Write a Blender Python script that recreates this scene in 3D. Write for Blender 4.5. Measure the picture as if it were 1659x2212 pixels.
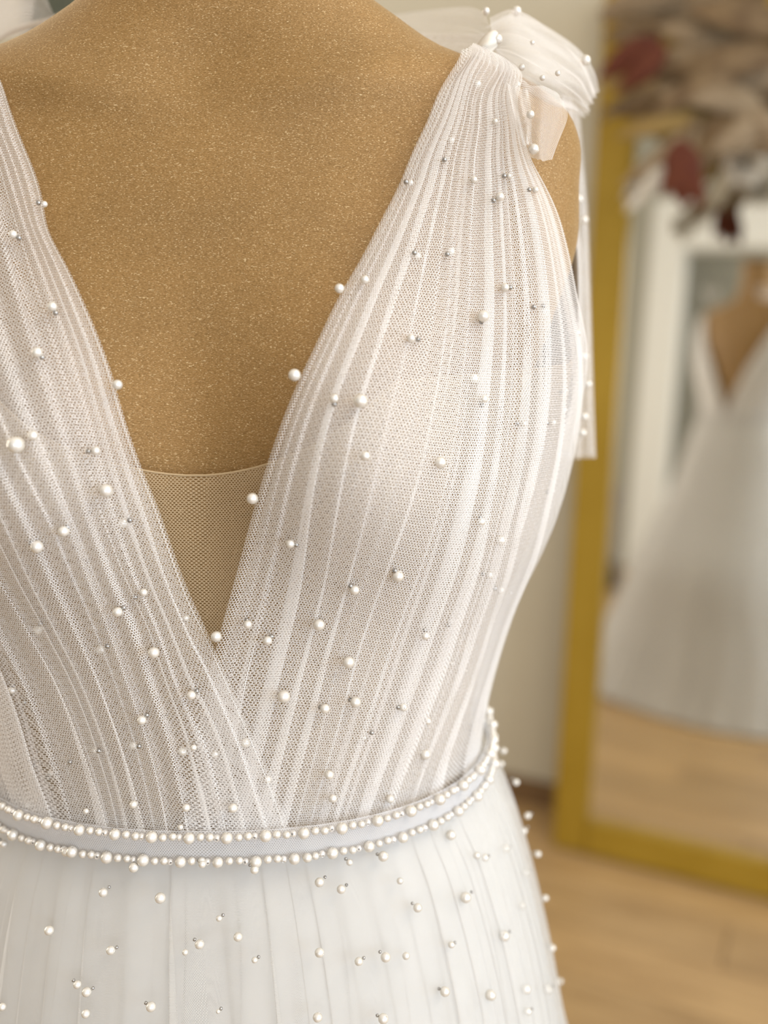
import bpy, bmesh, math, random
import numpy as np
from mathutils import Vector, Matrix

random.seed(7); rng = np.random.RandomState(7)
for o in list(bpy.data.objects): bpy.data.objects.remove(o)
S = bpy.context.scene
COL = S.collection
PI = math.pi

# ------------------------------------------------------------------ camera
F, CX, CY = 2100.0, 829.5, 1106.0          # focal length and centre in pixels of 1659x2212
CAM_H = 1.30
PITCH = math.radians(13.4)
cp, sp = math.cos(PITCH), math.sin(PITCH)
cam_d = bpy.data.cameras.new('camera'); cam = bpy.data.objects.new('camera', cam_d); COL.objects.link(cam)
cam.location = (0, 0, CAM_H); cam.rotation_euler = (PI/2 - PITCH, 0, 0)
cam_d.sensor_fit = 'VERTICAL'; cam_d.sensor_height = 36.0; cam_d.lens = F/2212.0*36.0
cam_d.clip_start = 0.02
cam_d.dof.use_dof = True; cam_d.dof.focus_distance = 0.482; cam_d.dof.aperture_fstop = 2.7
S.camera = cam
S.view_settings.view_transform = 'Standard'; S.view_settings.look = 'None'
S.view_settings.gamma = 1.0; S.view_settings.use_curve_mapping = False
S.view_settings.exposure = 0.0
try:
    S.cycles.transparent_max_bounces = 40
except Exception: pass

# room axes: X runs along the mirror wall, D towards the camera
PSI = math.radians(25.5)
BX, BY = 0.402, 2.055
dX = np.array([math.cos(PSI), -math.sin(PSI)]); dN = np.array([-math.sin(PSI), -math.cos(PSI)])
def RL(X, D, z):
    return (BX + X*dX[0] + D*dN[0], BY + X*dX[1] + D*dN[1], z)

# ------------------------------------------------------------------ world and lamps
W = bpy.data.worlds.new('World'); S.world = W; W.use_nodes = True
W.node_tree.nodes['Background'].inputs[0].default_value = (0.8, 0.88, 1.0, 1)
W.node_tree.nodes['Background'].inputs[1].default_value = 0.5
def area(name, X, D, z, tgt, sx, sy, col, power):
    l = bpy.data.lights.new(name, 'AREA'); l.shape = 'RECTANGLE'; l.size = sx; l.size_y = sy
    l.color = col; l.energy = power
    o = bpy.data.objects.new(name, l); COL.objects.link(o)
    p = Vector(RL(X, D, z)); o.location = p
    q = Vector(RL(*tgt)) - p
    o.rotation_euler = q.to_track_quat('-Z', 'Y').to_euler()
    return o
area('window_light_right', 3.38, 1.9, 1.45, (0, 1.9, 1.45), 2.9, 1.9, (0.72, 0.85, 1.0), 80)
area('window_light_front', 2.05, 4.08, 1.55, (2.05, 0, 1.55), 1.9, 1.7, (0.96, 0.96, 1.0), 24)
area('ceiling_light_warm', 1.9, 1.6, 2.76, (1.9, 1.6, 0), 1.6, 1.2, (1.0, 0.88, 0.72), 40)
area('warm_light_left', -2.08, 1.6, 1.5, (0, 1.6, 1.5), 2.2, 1.7, (1.0, 0.92, 0.84), 46)  # warm area lamp added in front of the solid left wall, no window there
area('hall_fill', 1.1, 4.8, 2.7, (1.1, 4.8, 0), .8, .6, (1.0, .95, .9), 32)  # unseen fill added to brighten the hall wall in the reflection

# ------------------------------------------------------------------ materials
def mat(name):
    m = bpy.data.materials.new(name); m.use_nodes = True
    nt = m.node_tree; nt.nodes.clear()
    out = nt.nodes.new('ShaderNodeOutputMaterial')
    return m, nt, out
def N(nt, typ, **kw):
    n = nt.nodes.new(typ)
    for k, v in kw.items():
        if k.startswith('i_'):
            key = k[2:]; key = int(key) if key.isdigit() else key.replace('_', ' ')
            n.inputs[key].default_value = v
        else: setattr(n, k, v)
    return n
def L(nt, a, b): nt.links.new(a, b)
def pbr(name, col, rough=0.5, metal=0.0, noise=None, ns=20.0, bump=0.0, stretch=(1, 1, 1), coat=0.0, sheen=0.0, objrand=0.0):
    m, nt, out = mat(name)
    b = N(nt, 'ShaderNodeBsdfPrincipled'); b.inputs['Roughness'].default_value = rough
    b.inputs['Metallic'].default_value = metal; b.inputs['Coat Weight'].default_value = coat
    b.inputs['Sheen Weight'].default_value = sheen
    b.inputs['Base Color'].default_value = (*col, 1)
    if noise is not None:
        tc = N(nt, 'ShaderNodeTexCoord'); mp = N(nt, 'ShaderNodeMapping'); mp.inputs['Scale'].default_value = stretch
        L(nt, tc.outputs['Object'], mp.inputs[0])
        no = N(nt, 'ShaderNodeTexNoise'); no.inputs['Scale'].default_value = ns; no.inputs['Detail'].default_value = 4
        L(nt, mp.outputs[0], no.inputs['Vector'])
        cr = N(nt, 'ShaderNodeValToRGB'); cr.color_ramp.elements[0].position = .35; cr.color_ramp.elements[1].position = .65
        cr.color_ramp.elements[0].color = (*col, 1); cr.color_ramp.elements[1].color = (*noise, 1)
        L(nt, no.outputs[0], cr.inputs[0])
        last = cr.outputs[0]
        if objrand:
            oi = N(nt, 'ShaderNodeObjectInfo'); mr = N(nt, 'ShaderNodeMapRange')
            mr.inputs[3].default_value = 1-objrand; mr.inputs[4].default_value = 1+objrand
            L(nt, oi.outputs['Random'], mr.inputs[0])
            hs = N(nt, 'ShaderNodeHueSaturation'); L(nt, mr.outputs[0], hs.inputs['Value']); L(nt, last, hs.inputs['Color']); last = hs.outputs[0]
        L(nt, last, b.inputs['Base Color'])
        if bump:
            bp = N(nt, 'ShaderNodeBump'); bp.inputs['Strength'].default_value = bump; bp.inputs['Distance'].default_value = .002
            L(nt, no.outputs[0], bp.inputs['Height']); L(nt, bp.outputs[0], b.inputs['Normal'])
    L(nt, b.outputs[0], out.inputs[0])
    return m

def velvet():
    m, nt, out = mat('gold_velvet')
    tc = N(nt, 'ShaderNodeTexCoord')
    def noise(scale, st, detail=2.0):
        mp = N(nt, 'ShaderNodeMapping'); mp.inputs['Scale'].default_value = st
        L(nt, tc.outputs['Object'], mp.inputs[0])
        n = N(nt, 'ShaderNodeTexNoise'); n.inputs['Scale'].default_value = scale; n.inputs['Detail'].default_value = detail
        L(nt, mp.outputs[0], n.inputs['Vector']); return n
    fine = noise(1700, (.5, .5, 1.4), 2.0)      # short threads across
    speck = noise(2000, (.5, .5, 1.2), 0.0)  # bright thread specks: sparkle of the pile put into the colour
    broad = noise(22, (1, 1, 1), 3)
    r1 = N(nt, 'ShaderNodeValToRGB'); e = r1.color_ramp.elements
    e[0].position = .32; e[0].color = (.205, .108, .024, 1); e[1].position = .68; e[1].color = (.345, .20, .068, 1)
    L(nt, fine.outputs[0], r1.inputs[0])
    r3 = N(nt, 'ShaderNodeMapRange'); r3.inputs[1].default_value = .3; r3.inputs[2].default_value = .7; r3.inputs[3].default_value = .92; r3.inputs[4].default_value = 1.07
    L(nt, broad.outputs[0], r3.inputs[0])
    hs = N(nt, 'ShaderNodeHueSaturation'); L(nt, r1.outputs[0], hs.inputs['Color']); L(nt, r3.outputs[0], hs.inputs['Value'])
    r2 = N(nt, 'ShaderNodeMapRange'); r2.inputs[1].default_value = .65; r2.inputs[2].default_value = .80; r2.inputs[4].default_value = .55
    L(nt, speck.outputs[0], r2.inputs[0])
    mx = N(nt, 'ShaderNodeMix', data_type='RGBA'); L(nt, r2.outputs[0], mx.inputs[0]); L(nt, hs.outputs[0], mx.inputs[6]); mx.inputs[7].default_value = (.80, .62, .36, 1)
    b = N(nt, 'ShaderNodeBsdfPrincipled'); L(nt, mx.outputs[2], b.inputs['Base Color'])
    b.inputs['Roughness'].default_value = .6; b.inputs['Metallic'].default_value = .1
    b.inputs['Sheen Weight'].default_value = .35; b.inputs['Sheen Tint'].default_value = (1, .8, .5, 1); b.inputs['Sheen Roughness'].default_value = .4
    bp = N(nt, 'ShaderNodeBump'); bp.inputs['Strength'].default_value = .5; bp.inputs['Distance'].default_value = .0006
    L(nt, fine.outputs[0], bp.inputs['Height']); L(nt, bp.outputs[0], b.inputs['Normal'])
    L(nt, b.outputs[0], out.inputs[0]); return m

def tulle(name, col, pitch=0.00135, hole=0.36, angle=0.0, transl=.35, soft=.06):
    """net fabric: round holes on a triangular lattice, UV in metres"""
    m, nt, out = mat(name)
    uv = N(nt, 'ShaderNodeUVMap')
    mp = N(nt, 'ShaderNodeMapping'); mp.inputs['Scale'].default_value = (1/pitch, 1/pitch, 1); mp.inputs['Rotation'].default_value = (0, 0, angle)
    L(nt, uv.outputs[0], mp.inputs[0])
    R = (1.0, 1.7320508, 1.0); Hh = (.5, .8660254, .5)
    def cell(vec_out):
        md = N(nt, 'ShaderNodeVectorMath', operation='WRAP'); L(nt, vec_out, md.inputs[0]); md.inputs[1].default_value = R; md.inputs[2].default_value = (0, 0, 0)
        sb = N(nt, 'ShaderNodeVectorMath', operation='SUBTRACT'); L(nt, md.outputs[0], sb.inputs[0]); sb.inputs[1].default_value = Hh
        ml = N(nt, 'ShaderNodeVectorMath', operation='MULTIPLY'); L(nt, sb.outputs[0], ml.inputs[0]); ml.inputs[1].default_value = (1, 1, 0)
        ln = N(nt, 'ShaderNodeVectorMath', operation='LENGTH'); L(nt, ml.outputs[0], ln.inputs[0]); return ln.outputs['Value']
    sh = N(nt, 'ShaderNodeVectorMath', operation='ADD'); L(nt, mp.outputs[0], sh.inputs[0]); sh.inputs[1].default_value = Hh
    mn = N(nt, 'ShaderNodeMath', operation='MINIMUM'); L(nt, cell(mp.outputs[0]), mn.inputs[0]); L(nt, cell(sh.outputs[0]), mn.inputs[1])
    mr = N(nt, 'ShaderNodeMapRange'); mr.inputs[1].default_value = hole - soft; mr.inputs[2].default_value = hole + soft
    L(nt, mn.outputs[0], mr.inputs[0])
    df = N(nt, 'ShaderNodeBsdfDiffuse'); df.inputs[0].default_value = (*col, 1)
    tl = N(nt, 'ShaderNodeBsdfTranslucent'); tl.inputs[0].default_value = (*col, 1)
    m1 = N(nt, 'ShaderNodeMixShader'); m1.inputs[0].default_value = transl; L(nt, df.outputs[0], m1.inputs[1]); L(nt, tl.outputs[0], m1.inputs[2])
    tr = N(nt, 'ShaderNodeBsdfTransparent')
    m2 = N(nt, 'ShaderNodeMixShader'); L(nt, mr.outputs[0], m2.inputs[0]); L(nt, tr.outputs[0], m2.inputs[1]); L(nt, m1.outputs[0], m2.inputs[2])
    L(nt, m2.outputs[0], out.inputs[0]); return m

M = {}
M['velvet'] = velvet()
M['tulle'] = tulle('white_tulle', (.96, .94, .925), pitch=.0015, hole=.41, transl=.28)
M['tulle_in'] = tulle('white_tulle_underlayer', (.95, .92, .90), pitch=.0012, hole=.42, angle=.35, transl=.28)
M['tulle_bow'] = tulle('bow_tulle', (.93, .91, .90), pitch=.0009, hole=.415)
M['tulle_skirt'] = tulle('skirt_tulle', (.83, .815, .79), pitch=.0008, hole=.40)
M['nude'] = tulle('nude_net', (.52, .40, .25), pitch=.0011, hole=.34, transl=.2)
M['blush'] = tulle('blush_cup_net', (.80, .62, .52), pitch=.0010, hole=.31)
M['satin'] = pbr('ivory_satin', (.68, .675, .665), .6, noise=(.66, .655, .645), ns=60)
M['edge'] = pbr('ivory_edging', (.74, .69, .61), .6)
def pearlmat():
    m, nt, out = mat('pearl_shaded_rim')
    b = N(nt, 'ShaderNodeBsdfPrincipled'); lw = N(nt, 'ShaderNodeLayerWeight'); lw.inputs[0].default_value = .45
    cr = N(nt, 'ShaderNodeValToRGB'); cr.color_ramp.elements[0].color = (.84, .82, .79, 1); cr.color_ramp.elements[1].color = (.58, .50, .36, 1)  # shading put into the colour: darker cream towards the rim
    L(nt, lw.outputs['Facing'], cr.inputs[0]); L(nt, cr.outputs[0], b.inputs['Base Color'])
    b.inputs['Roughness'].default_value = .22; b.inputs['Metallic'].default_value = .25; b.inputs['Coat Weight'].default_value = 1.0; b.inputs['Coat Roughness'].default_value = .08
    b.inputs['Subsurface Weight'].default_value = .0
    L(nt, b.outputs[0], out.inputs[0]); return m
M['pearl'] = pearlmat()
M['silver'] = pbr('silver_seed_bead', (.42, .41, .40), .25, metal=.9)
M['clear'] = pbr('clear_bead', (.80, .78, .76), .08, metal=.35, coat=1.0)
M['gold'] = pbr('gold_painted_frame', (.32, .20, .017), .40, metal=.3, noise=(.36, .23, .024), ns=8)
M['wall'] = pbr('beige_wall_paint', (.50, .455, .35), .85, noise=(.52, .475, .365), ns=4)
M['white'] = pbr('white_trim_paint', (.86, .85, .79), .5)
M['ceil'] = pbr('ceiling_paint', (.85, .84, .80), .9)
M['sage'] = pbr('sage_grey_paint', (.42, .405, .335), .85)
M['wood'] = pbr('oak_plank', (.32, .20, .085), .42, noise=(.42, .275, .125), ns=6, stretch=(1, 9, 9), objrand=.16)
M['joint'] = pbr('floor_joint', (.16, .09, .035), .7)
M['taupe'] = pbr('dried_taupe_leaf', (.19, .13, .07), .8, noise=(.28, .21, .13), ns=30, stretch=(1, 1, 6))
M['brownleaf'] = pbr('dried_brown_leaf', (.11, .065, .028), .8, noise=(.19, .125, .06), ns=30)
M['redleaf'] = pbr('dark_red_leaf', (.075, .011, .002), .9, noise=(.10, .022, .004), ns=40)
M['cream'] = pbr('cream_dried_bloom', (.66, .61, .52), .9)
M['goldgrass'] = pbr('golden_grass', (.24, .155, .045), .8)
M['mauve'] = pbr('mauve_grey_paint', (.30, .25, .23), .7)
M['dark'] = pbr('dark_brown_base', (.045, .03, .015), .5)
M['curtain'] = pbr('sage_curtain_cloth', (.16, .17, .125), .9)
m_, nt_, out_ = mat('mirror_glass'); g_ = N(nt_, 'ShaderNodeBsdfGlossy'); g_.inputs['Color'].default_value = (.90, .90, .87, 1); g_.inputs['Roughness'].default_value = 0.0
L(nt_, g_.outputs[0], out_.inputs[0]); M['mirror'] = m_

# ------------------------------------------------------------------ object helpers
def link(o, parent=None):
    COL.objects.link(o)
    if parent is not None: o.parent = parent
    return o
def mesh_obj(name, verts, faces, material, parent=None, uvs=None, smooth=True):
    me = bpy.data.meshes.new(name); me.from_pydata([tuple(map(float, v)) for v in verts], [], faces); me.update()
    if uvs is not None:
        lay = me.uv_layers.new(name='UVMap'); idx = np.empty(len(me.loops), dtype=np.int32); me.loops.foreach_get('vertex_index', idx)
        lay.data.foreach_set('uv', np.asarray(uvs, dtype=np.float32)[idx].ravel())
    if smooth: me.polygons.foreach_set('use_smooth', [True]*len(me.polygons))
    me.materials.append(material)
    return link(bpy.data.objects.new(name, me), parent)
def bm_obj(name, bm, material, parent=None, smooth=False):
    me = bpy.data.meshes.new(name); bm.to_mesh(me); bm.free()
    if smooth: me.polygons.foreach_set('use_smooth', [True]*len(me.polygons))
    me.materials.append(material)
    return link(bpy.data.objects.new(name, me), parent)
def empty(name, loc, label=None, cat=None, group=None):
    o = bpy.data.objects.new(name, None); COL.objects.link(o); o.location = loc; o.empty_display_size = .05
    if label: o['label'] = label; o['category'] = cat
    if group: o['group'] = group
    bpy.context.view_layer.update()
    return o
def local(o):   # parent at o's location (no rotation used on parents): shift to keep world placement
    return Vector(o.location)
def structure(o): o['kind'] = 'structure'; return o
def grid_mesh(name, P, material, parent=None, UV=None, closed_u=False, smooth=True):
    """P: (nu, nv, 3)"""
    nu, nv = P.shape[:2]
    if parent is not None: P = P - np.array(world_loc(parent))
    idx = np.arange(nu*nv).reshape(nu, nv)
    a, b = idx[:-1], idx[1:]
    if closed_u: a = idx; b = np.roll(idx, -1, axis=0)
    f = np.stack([a[:, :-1], b[:, :-1], b[:, 1:], a[:, 1:]], -1).reshape(-1, 4).tolist()
    return mesh_obj(name, P.reshape(-1, 3), f, material, parent, None if UV is None else UV.reshape(-1, 2), smooth)
def world_loc(o):
    v = Vector((0, 0, 0))
    while o is not None: v = v + o.location; o = o.parent
    return v
def room_box(bm, X0, X1, D0, D1, z0, z1):
    c = [bm.verts.new(RL(X, D, z)) for z in (z0, z1) for X, D in ((X0, D0), (X1, D0), (X1, D1), (X0, D1))]
    for q in ((0, 1, 2, 3), (7, 6, 5, 4), (0, 4, 5, 1), (1, 5, 6, 2), (2, 6, 7, 3), (3, 7, 4, 0)):
        bm.faces.new([c[i] for i in q])
    return bm
def rbox(name, X0, X1, D0, D1, z0, z1, material, parent=None, bevel=0):
    bm = bmesh.new(); room_box(bm, X0, X1, D0, D1, z0, z1)
    bmesh.ops.recalc_face_normals(bm, faces=bm.faces)
    if bevel: bmesh.ops.bevel(bm, geom=bm.edges[:], offset=bevel, segments=2, profile=.7, affect='EDGES')
    if parent is not None: bmesh.ops.translate(bm, verts=bm.verts[:], vec=-world_loc(parent))
    return bm_obj(name, bm, material, parent)
def tube(name, pts, rad, material, parent=None, n=8, taper=None):
    pts = np.array(pts, float); T = np.gradient(pts, axis=0); T /= np.linalg.norm(T, axis=1)[:, None]
    up = np.array([0, 0, 1.0]) if abs(T[0, 2]) < .9 else np.array([1.0, 0, 0])
    P = np.zeros((n, len(pts), 3))
    for j in range(len(pts)):
        A = np.cross(T[j], up); A /= np.linalg.norm(A); B = np.cross(T[j], A)
        r = rad*(1 if taper is None else taper[j])
        for i in range(n):
            th = 2*PI*i/n; P[i, j] = pts[j] + r*(math.cos(th)*A + math.sin(th)*B)
    return grid_mesh(name, P, material, parent, closed_u=True)

# ------------------------------------------------------------------ the room
wl = structure(rbox('wall_back', -2.3, 3.6, -.30, -.16, 0, 2.8, M['wall']))
structure(rbox('wall_left', -2.3, -2.2, -.3, 4.3, 0, 2.8, M['wall']))
structure(rbox('brown_strip_back', -2.2, 3.5, -.16, -.145, 0, .07, M['joint'], bevel=.003))  # thin dark brown strip along the foot of the wall
# right wall and its big window opening
bm = bmesh.new()
for a in ((3.5, 3.6, -.3, .45, 0, 2.8), (3.5, 3.6, 3.4, 4.3, 0, 2.8), (3.5, 3.6, .45, 3.4, 0, .45), (3.5, 3.6, .45, 3.4, 2.45, 2.8)): room_box(bm, *a)
structure(bm_obj('wall_right', bm, M['wall']))
bm = bmesh.new()
for a in ((3.48, 3.62, .42, .48, .42, 2.48), (3.48, 3.62, 3.37, 3.43, .42, 2.48), (3.48, 3.62, .42, 3.43, .42, .48), (3.48, 3.62, .42, 3.43, 2.42, 2.48), (3.52, 3.57, 1.9, 1.95, .45, 2.45)): room_box(bm, *a)
structure(bm_obj('window_1', bm, M['white']))
# wall behind the camera: white cased opening to a grey hall, and a window
bm = bmesh.new()
for a in ((-2.3, -.62, 4.2, 4.3, 0, 2.8), (-.62, .78, 4.2, 4.3, 2.2, 2.8), (.78, 1.05, 4.2, 4.3, 0, 2.8), (1.05, 3.05, 4.2, 4.3, 0, .65), (1.05, 3.05, 4.2, 4.3, 2.45, 2.8), (3.05, 3.6, 4.2, 4.3, 0, 2.8)): room_box(bm, *a)
structure(bm_obj('wall_front', bm, M['sage']))
bm = bmesh.new()
for a in ((-.69, -.48, 4.16, 4.34, 0, 2.33), (.62, .87, 4.16, 4.34, 0, 2.33), (-.48, .62, 4.16, 4.34, 2.03, 2.33)): room_box(bm, *a)
bmesh.ops.bevel(bm, geom=bm.edges[:], offset=.006, segments=2, affect='EDGES')
structure(bm_obj('door_1', bm, M['white']))
bm = bmesh.new()
for a in ((1.0, 1.07, 4.17, 4.32, .6, 2.5), (3.03, 3.1, 4.17, 4.32, .6, 2.5), (1.0, 3.1, 4.17, 4.32, .6, .67), (1.0, 3.1, 4.17, 4.32, 2.43, 2.5), (2.02, 2.07, 4.22, 4.28, .65, 2.45)): room_box(bm, *a)
structure(bm_obj('window_2', bm, M['white']))
structure(rbox('wall_hall', -1.6, 1.8, 5.3, 5.4, 0, 2.8, M['sage']))
structure(rbox('ceiling', -2.3, 3.6, -.3, 5.4, 2.8, 2.9, M['ceil']))
# floor: sub-floor with individual planks
fl = structure(rbox('floor', -2.3, 3.6, -.3, 5.4, -.05, -.001, M['joint']))
PW, PLN = .145, 1.25
def plank_mesh(length):
    bm = bmesh.new(); bmesh.ops.create_cube(bm, size=1)
    bmesh.ops.scale(bm, verts=bm.verts[:], vec=(length-.003, PW-.003, .012))
    bmesh.ops.bevel(bm, geom=[e for e in bm.edges if all(v.co.z > 0 for v in e.verts)], offset=.0015, segments=1, affect='EDGES')
    me = bpy.data.meshes.new('plank'); bm.to_mesh(me); bm.free(); me.materials.append(M['wood']); return me
pm = plank_mesh(PLN)
for r in range(39):
    Dp = -.16 + PW*(r+.5)
    off = [0, .52, .21, .83, .37][r % 5]
    for k in range(-1, 5):
        Xp = -2.3 + off + PLN*(k+.5)
        if Xp + PLN/2 < -2.2 or Xp - PLN/2 > 3.5: continue
        if Dp > 4.3 and not (-1.8 < Xp < 2.0): continue
        if Dp > 5.25: continue
        o = bpy.data.objects.new('plank', pm); COL.objects.link(o); o.parent = fl
        o.location = RL(Xp, Dp, -.003); o.rotation_euler = (0, 0, -PSI)

# ------------------------------------------------------------------ leaning floor mirror
MW, MH, RW = .95, 1.86, .078
ALPHA = math.radians(3.6)
mir = bpy.data.objects.new('leaning_mirror', None); COL.objects.link(mir)
mir.location = RL(0, 0, .009); mir.rotation_euler = (-ALPHA, 0, -PSI)      # local x along wall, y away from camera, z up
mir['label'] = 'tall gold-framed mirror leaning on the beige wall behind the dress'; mir['category'] = 'mirror'
def mbox(name, x0, x1, y0, y1, z0, z1, material, bevel=.004):
    bm = bmesh.new(); bmesh.ops.create_cube(bm, size=1)
    bmesh.ops.scale(bm, verts=bm.verts[:], vec=(x1-x0, y1-y0, z1-z0)); bmesh.ops.translate(bm, verts=bm.verts[:], vec=((x0+x1)/2, (y0+y1)/2, (z0+z1)/2))
    if bevel: bmesh.ops.bevel(bm, geom=bm.edges[:], offset=bevel, segments=2, affect='EDGES')
    return bm_obj(name, bm, material, mir)
mbox('frame_rail', 0, RW, -.02, .015, 0, MH, M['gold'])
mbox('frame_rail', MW-RW, MW, -.02, .015, 0, MH, M['gold'])
mbox('frame_rail', RW, MW-RW, -.02, .015, 0, RW, M['gold'])
mbox('frame_rail', RW, MW-RW, -.02, .015, MH-RW, MH, M['gold'])
mbox('glass', RW-.005, MW-RW+.005, 0, .004, RW-.005, MH-RW+.005, M['mirror'], 0)
mbox('backing', .01, MW-.01, .012, .022, .01, MH-.01, M['dark'], 0)

# ------------------------------------------------------------------ projection
def project(P):
    P = np.asarray(P, float); x, y, z = P[..., 0], P[..., 1], P[..., 2]-CAM_H
    w = y*cp - z*sp; up = y*sp + z*cp
    return CX + F*x/w, CY - F*up/w, w
def at(px, py, w):
    xc = (px-CX)/F*w; up = (CY-py)/F*w
    return np.array([xc, w*cp + up*sp, CAM_H - w*sp + up*cp])

# ------------------------------------------------------------------ torso and dress hull
XC, YC = -.092, .57
def hermite(xs, Y, xq):
    xs = np.asarray(xs, float); Y = np.asarray(Y, float); xq = np.clip(np.asarray(xq, float), xs[0], xs[-1])
    h = np.diff(xs); d = (Y[1:]-Y[:-1])/h.reshape((-1,)+(1,)*(Y.ndim-1))
    m = np.zeros_like(Y); m[1:-1] = (d[:-1]+d[1:])/2; m[0] = d[0]; m[-1] = d[-1]
    i = np.clip(np.searchsorted(xs, xq, side='right')-1, 0, len(xs)-2)
    sh = xq.shape + (1,)*(Y.ndim-1)
    t = ((xq-xs[i])/h[i]).reshape(sh); hh = h[i].reshape(sh)
    return (2*t**3-3*t**2+1)*Y[i] + (t**3-2*t**2+t)*hh*m[i] + (-2*t**3+3*t**2)*Y[i+1] + (t**3-t**2)*hh*m[i+1]
# z (relative to the camera), half width, front depth, back depth
BODY = np.array([
 (-.62, .185, .150, .150), (-.50, .180, .145, .150), (-.42, .168, .135, .140), (-.34, .150, .118, .122), (-.28, .146, .106, .112),
 (-.22, .148, .104, .112), (-.16, .158, .100, .118), (-.10, .168, .096, .122), (-.06, .175, .093, .124), (-.02, .188, .088, .122),
 (.02, .200, .079, .112), (.05, .200, .070, .098), (.075, .199, .063, .087), (.092, .189, .058, .080), (.106, .165, .054, .076), (.12, .120, .050, .070),
 (.135, .092, .046, .066), (.15, .071, .045, .064), (.17, .066, .048, .064), (.20, .060, .052, .062), (.26, .057, .054, .060)])
HULL = np.array([
 (-.36, .156, .124, .130), (-.277, .149, .118, .122), (-.24, .153, .116, .124), (-.19, .166, .112, .128), (-.14, .186, .109, .132), (-.10, .196, .105, .133),
 (-.06, .202, .101, .133), (-.02, .205, .096, .130), (.02, .206, .087, .120), (.05, .204, .077, .105), (.078, .198, .069, .093), (.10, .174, .062, .084),
 (.12, .132, .056, .076), (.135, .104, .052, .072), (.15, .083, .051, .070), (.17, .070, .052, .068)])
SKIRT = np.array([
 (-1.292, .50, .40, .46), (-1.2, .47, .38, .42), (-1.0, .39, .325, .36), (-.8, .315, .265, .32), (-.65, .262, .22, .25), (-.5, .213, .180, .19), (-.42, .196, .160, .165), (-.37, .184, .147, .150), (-.32, .168, .131, .136), (-.295, .156, .122, .128), (-.265, .150, .118, .122)])[::1]
def surf(T, t, z, nexp=2.3, bust=.034):
    """point of the section stack T at angle t (0 = +x side, 90 = front) and height z"""
    t = np.asarray(t, float); z = np.asarray(z, float); t, z = np.broadcast_arrays(t, z)
    q = hermite(T[:, 0], T[:, 1:], z)
    a, bf, bb = q[..., 0], q[..., 1], q[..., 2]
    c, s = np.cos(t), np.sin(t)
    x = a*np.sign(c)*np.abs(c)**(2/nexp)
    sy = np.abs(s)**(2/nexp)
    y = np.where(s > 0, -bf*sy, bb*sy)
    if bust:
        g = np.exp(-((np.abs(x)-.083)/.052)**2 - ((z+.085)/np.where(z > -.085, .070, .055))**2)
        y = y - bust*g*np.clip(s*2, 0, 1)
    return np.stack([XC + x, YC + y, CAM_H + z], -1)
def surf_n(T, t, z, **k):
    e = 1e-3
    du = surf(T, t+e, z, **k)-surf(T, t-e, z, **k); dv = surf(T, t, z+e, **k)-surf(T, t, z-e, **k)
    n = np.cross(du, dv); n /= np.linalg.norm(n, axis=-1)[..., None]+1e-12
    P = surf(T, t, z, **k); out = P - np.array([XC, YC, 0]); out[..., 2] = 0
    sg = np.where((n*out).sum(-1) < 0, -1.0, 1.0)
    return P, n*np.asarray(sg)[..., None]
class Inv:
    """pixel -> (t, z) on the visible side of a hull"""
    def __init__(s, T, z0, z1, **k):
        s.T, s.k = T, k
        t = np.radians(np.arange(-10, 190.1, .5)); z = np.arange(z0, z1, .0015)
        s.t, s.z = [g.ravel() for g in np.meshgrid(t, z, indexing='ij')]
        P, n = surf_n(T, s.t, s.z, **k); v = np.array([0, 0, CAM_H])-P
        ok = (n*v).sum(-1) > 0
        s.t, s.z = s.t[ok], s.z[ok]; s.x, s.y, _ = project(P[ok])
    def __call__(s, px, py):
        i = np.argmin((s.x-px)**2+(s.y-py)**2); t, z = s.t[i], s.z[i]
        best = (s.x[i]-px)**2+(s.y[i]-py)**2
        for _ in range(3):
            e = 5e-4
            x0, y0, _w = project(surf(s.T, t, z, **s.k)); xa, ya, _w = project(surf(s.T, t+e, z, **s.k)); xb, yb, _w = project(surf(s.T, t, z+e, **s.k))
            J = np.array([[xa-x0, xb-x0], [ya-y0, yb-y0]])/e
            if abs(np.linalg.det(J)) < 1e3: break
            d = np.linalg.solve(J, [px-x0, py-y0])
            if abs(d[0]) > .03 or abs(d[1]) > .006: break
            t2, z2 = t+d[0], z+d[1]; x2, y2, _w = project(surf(s.T, t2, z2, **s.k)); e2 = (x2-px)**2+(y2-py)**2
            if e2 < best: t, z, best = t2, z2, e2
            else: break
        return t, z
inv_b = Inv(HULL, -.34, .165)
inv_s = Inv(SKIRT, -.62, -.275, bust=0)

# ---- mannequin
man = empty('mannequin', (XC, YC, 0), 'gold velvet dress form wearing the beaded white tulle gown', 'mannequin')
nt_, nz_ = 200, 190
tt = np.linspace(0, 2*PI, nt_, endpoint=False); zz = np.linspace(-.62, .26, nz_)
T2, Z2 = np.meshgrid(tt, zz, indexing='ij')
P = surf(BODY, T2, Z2, bust=.026)
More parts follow.
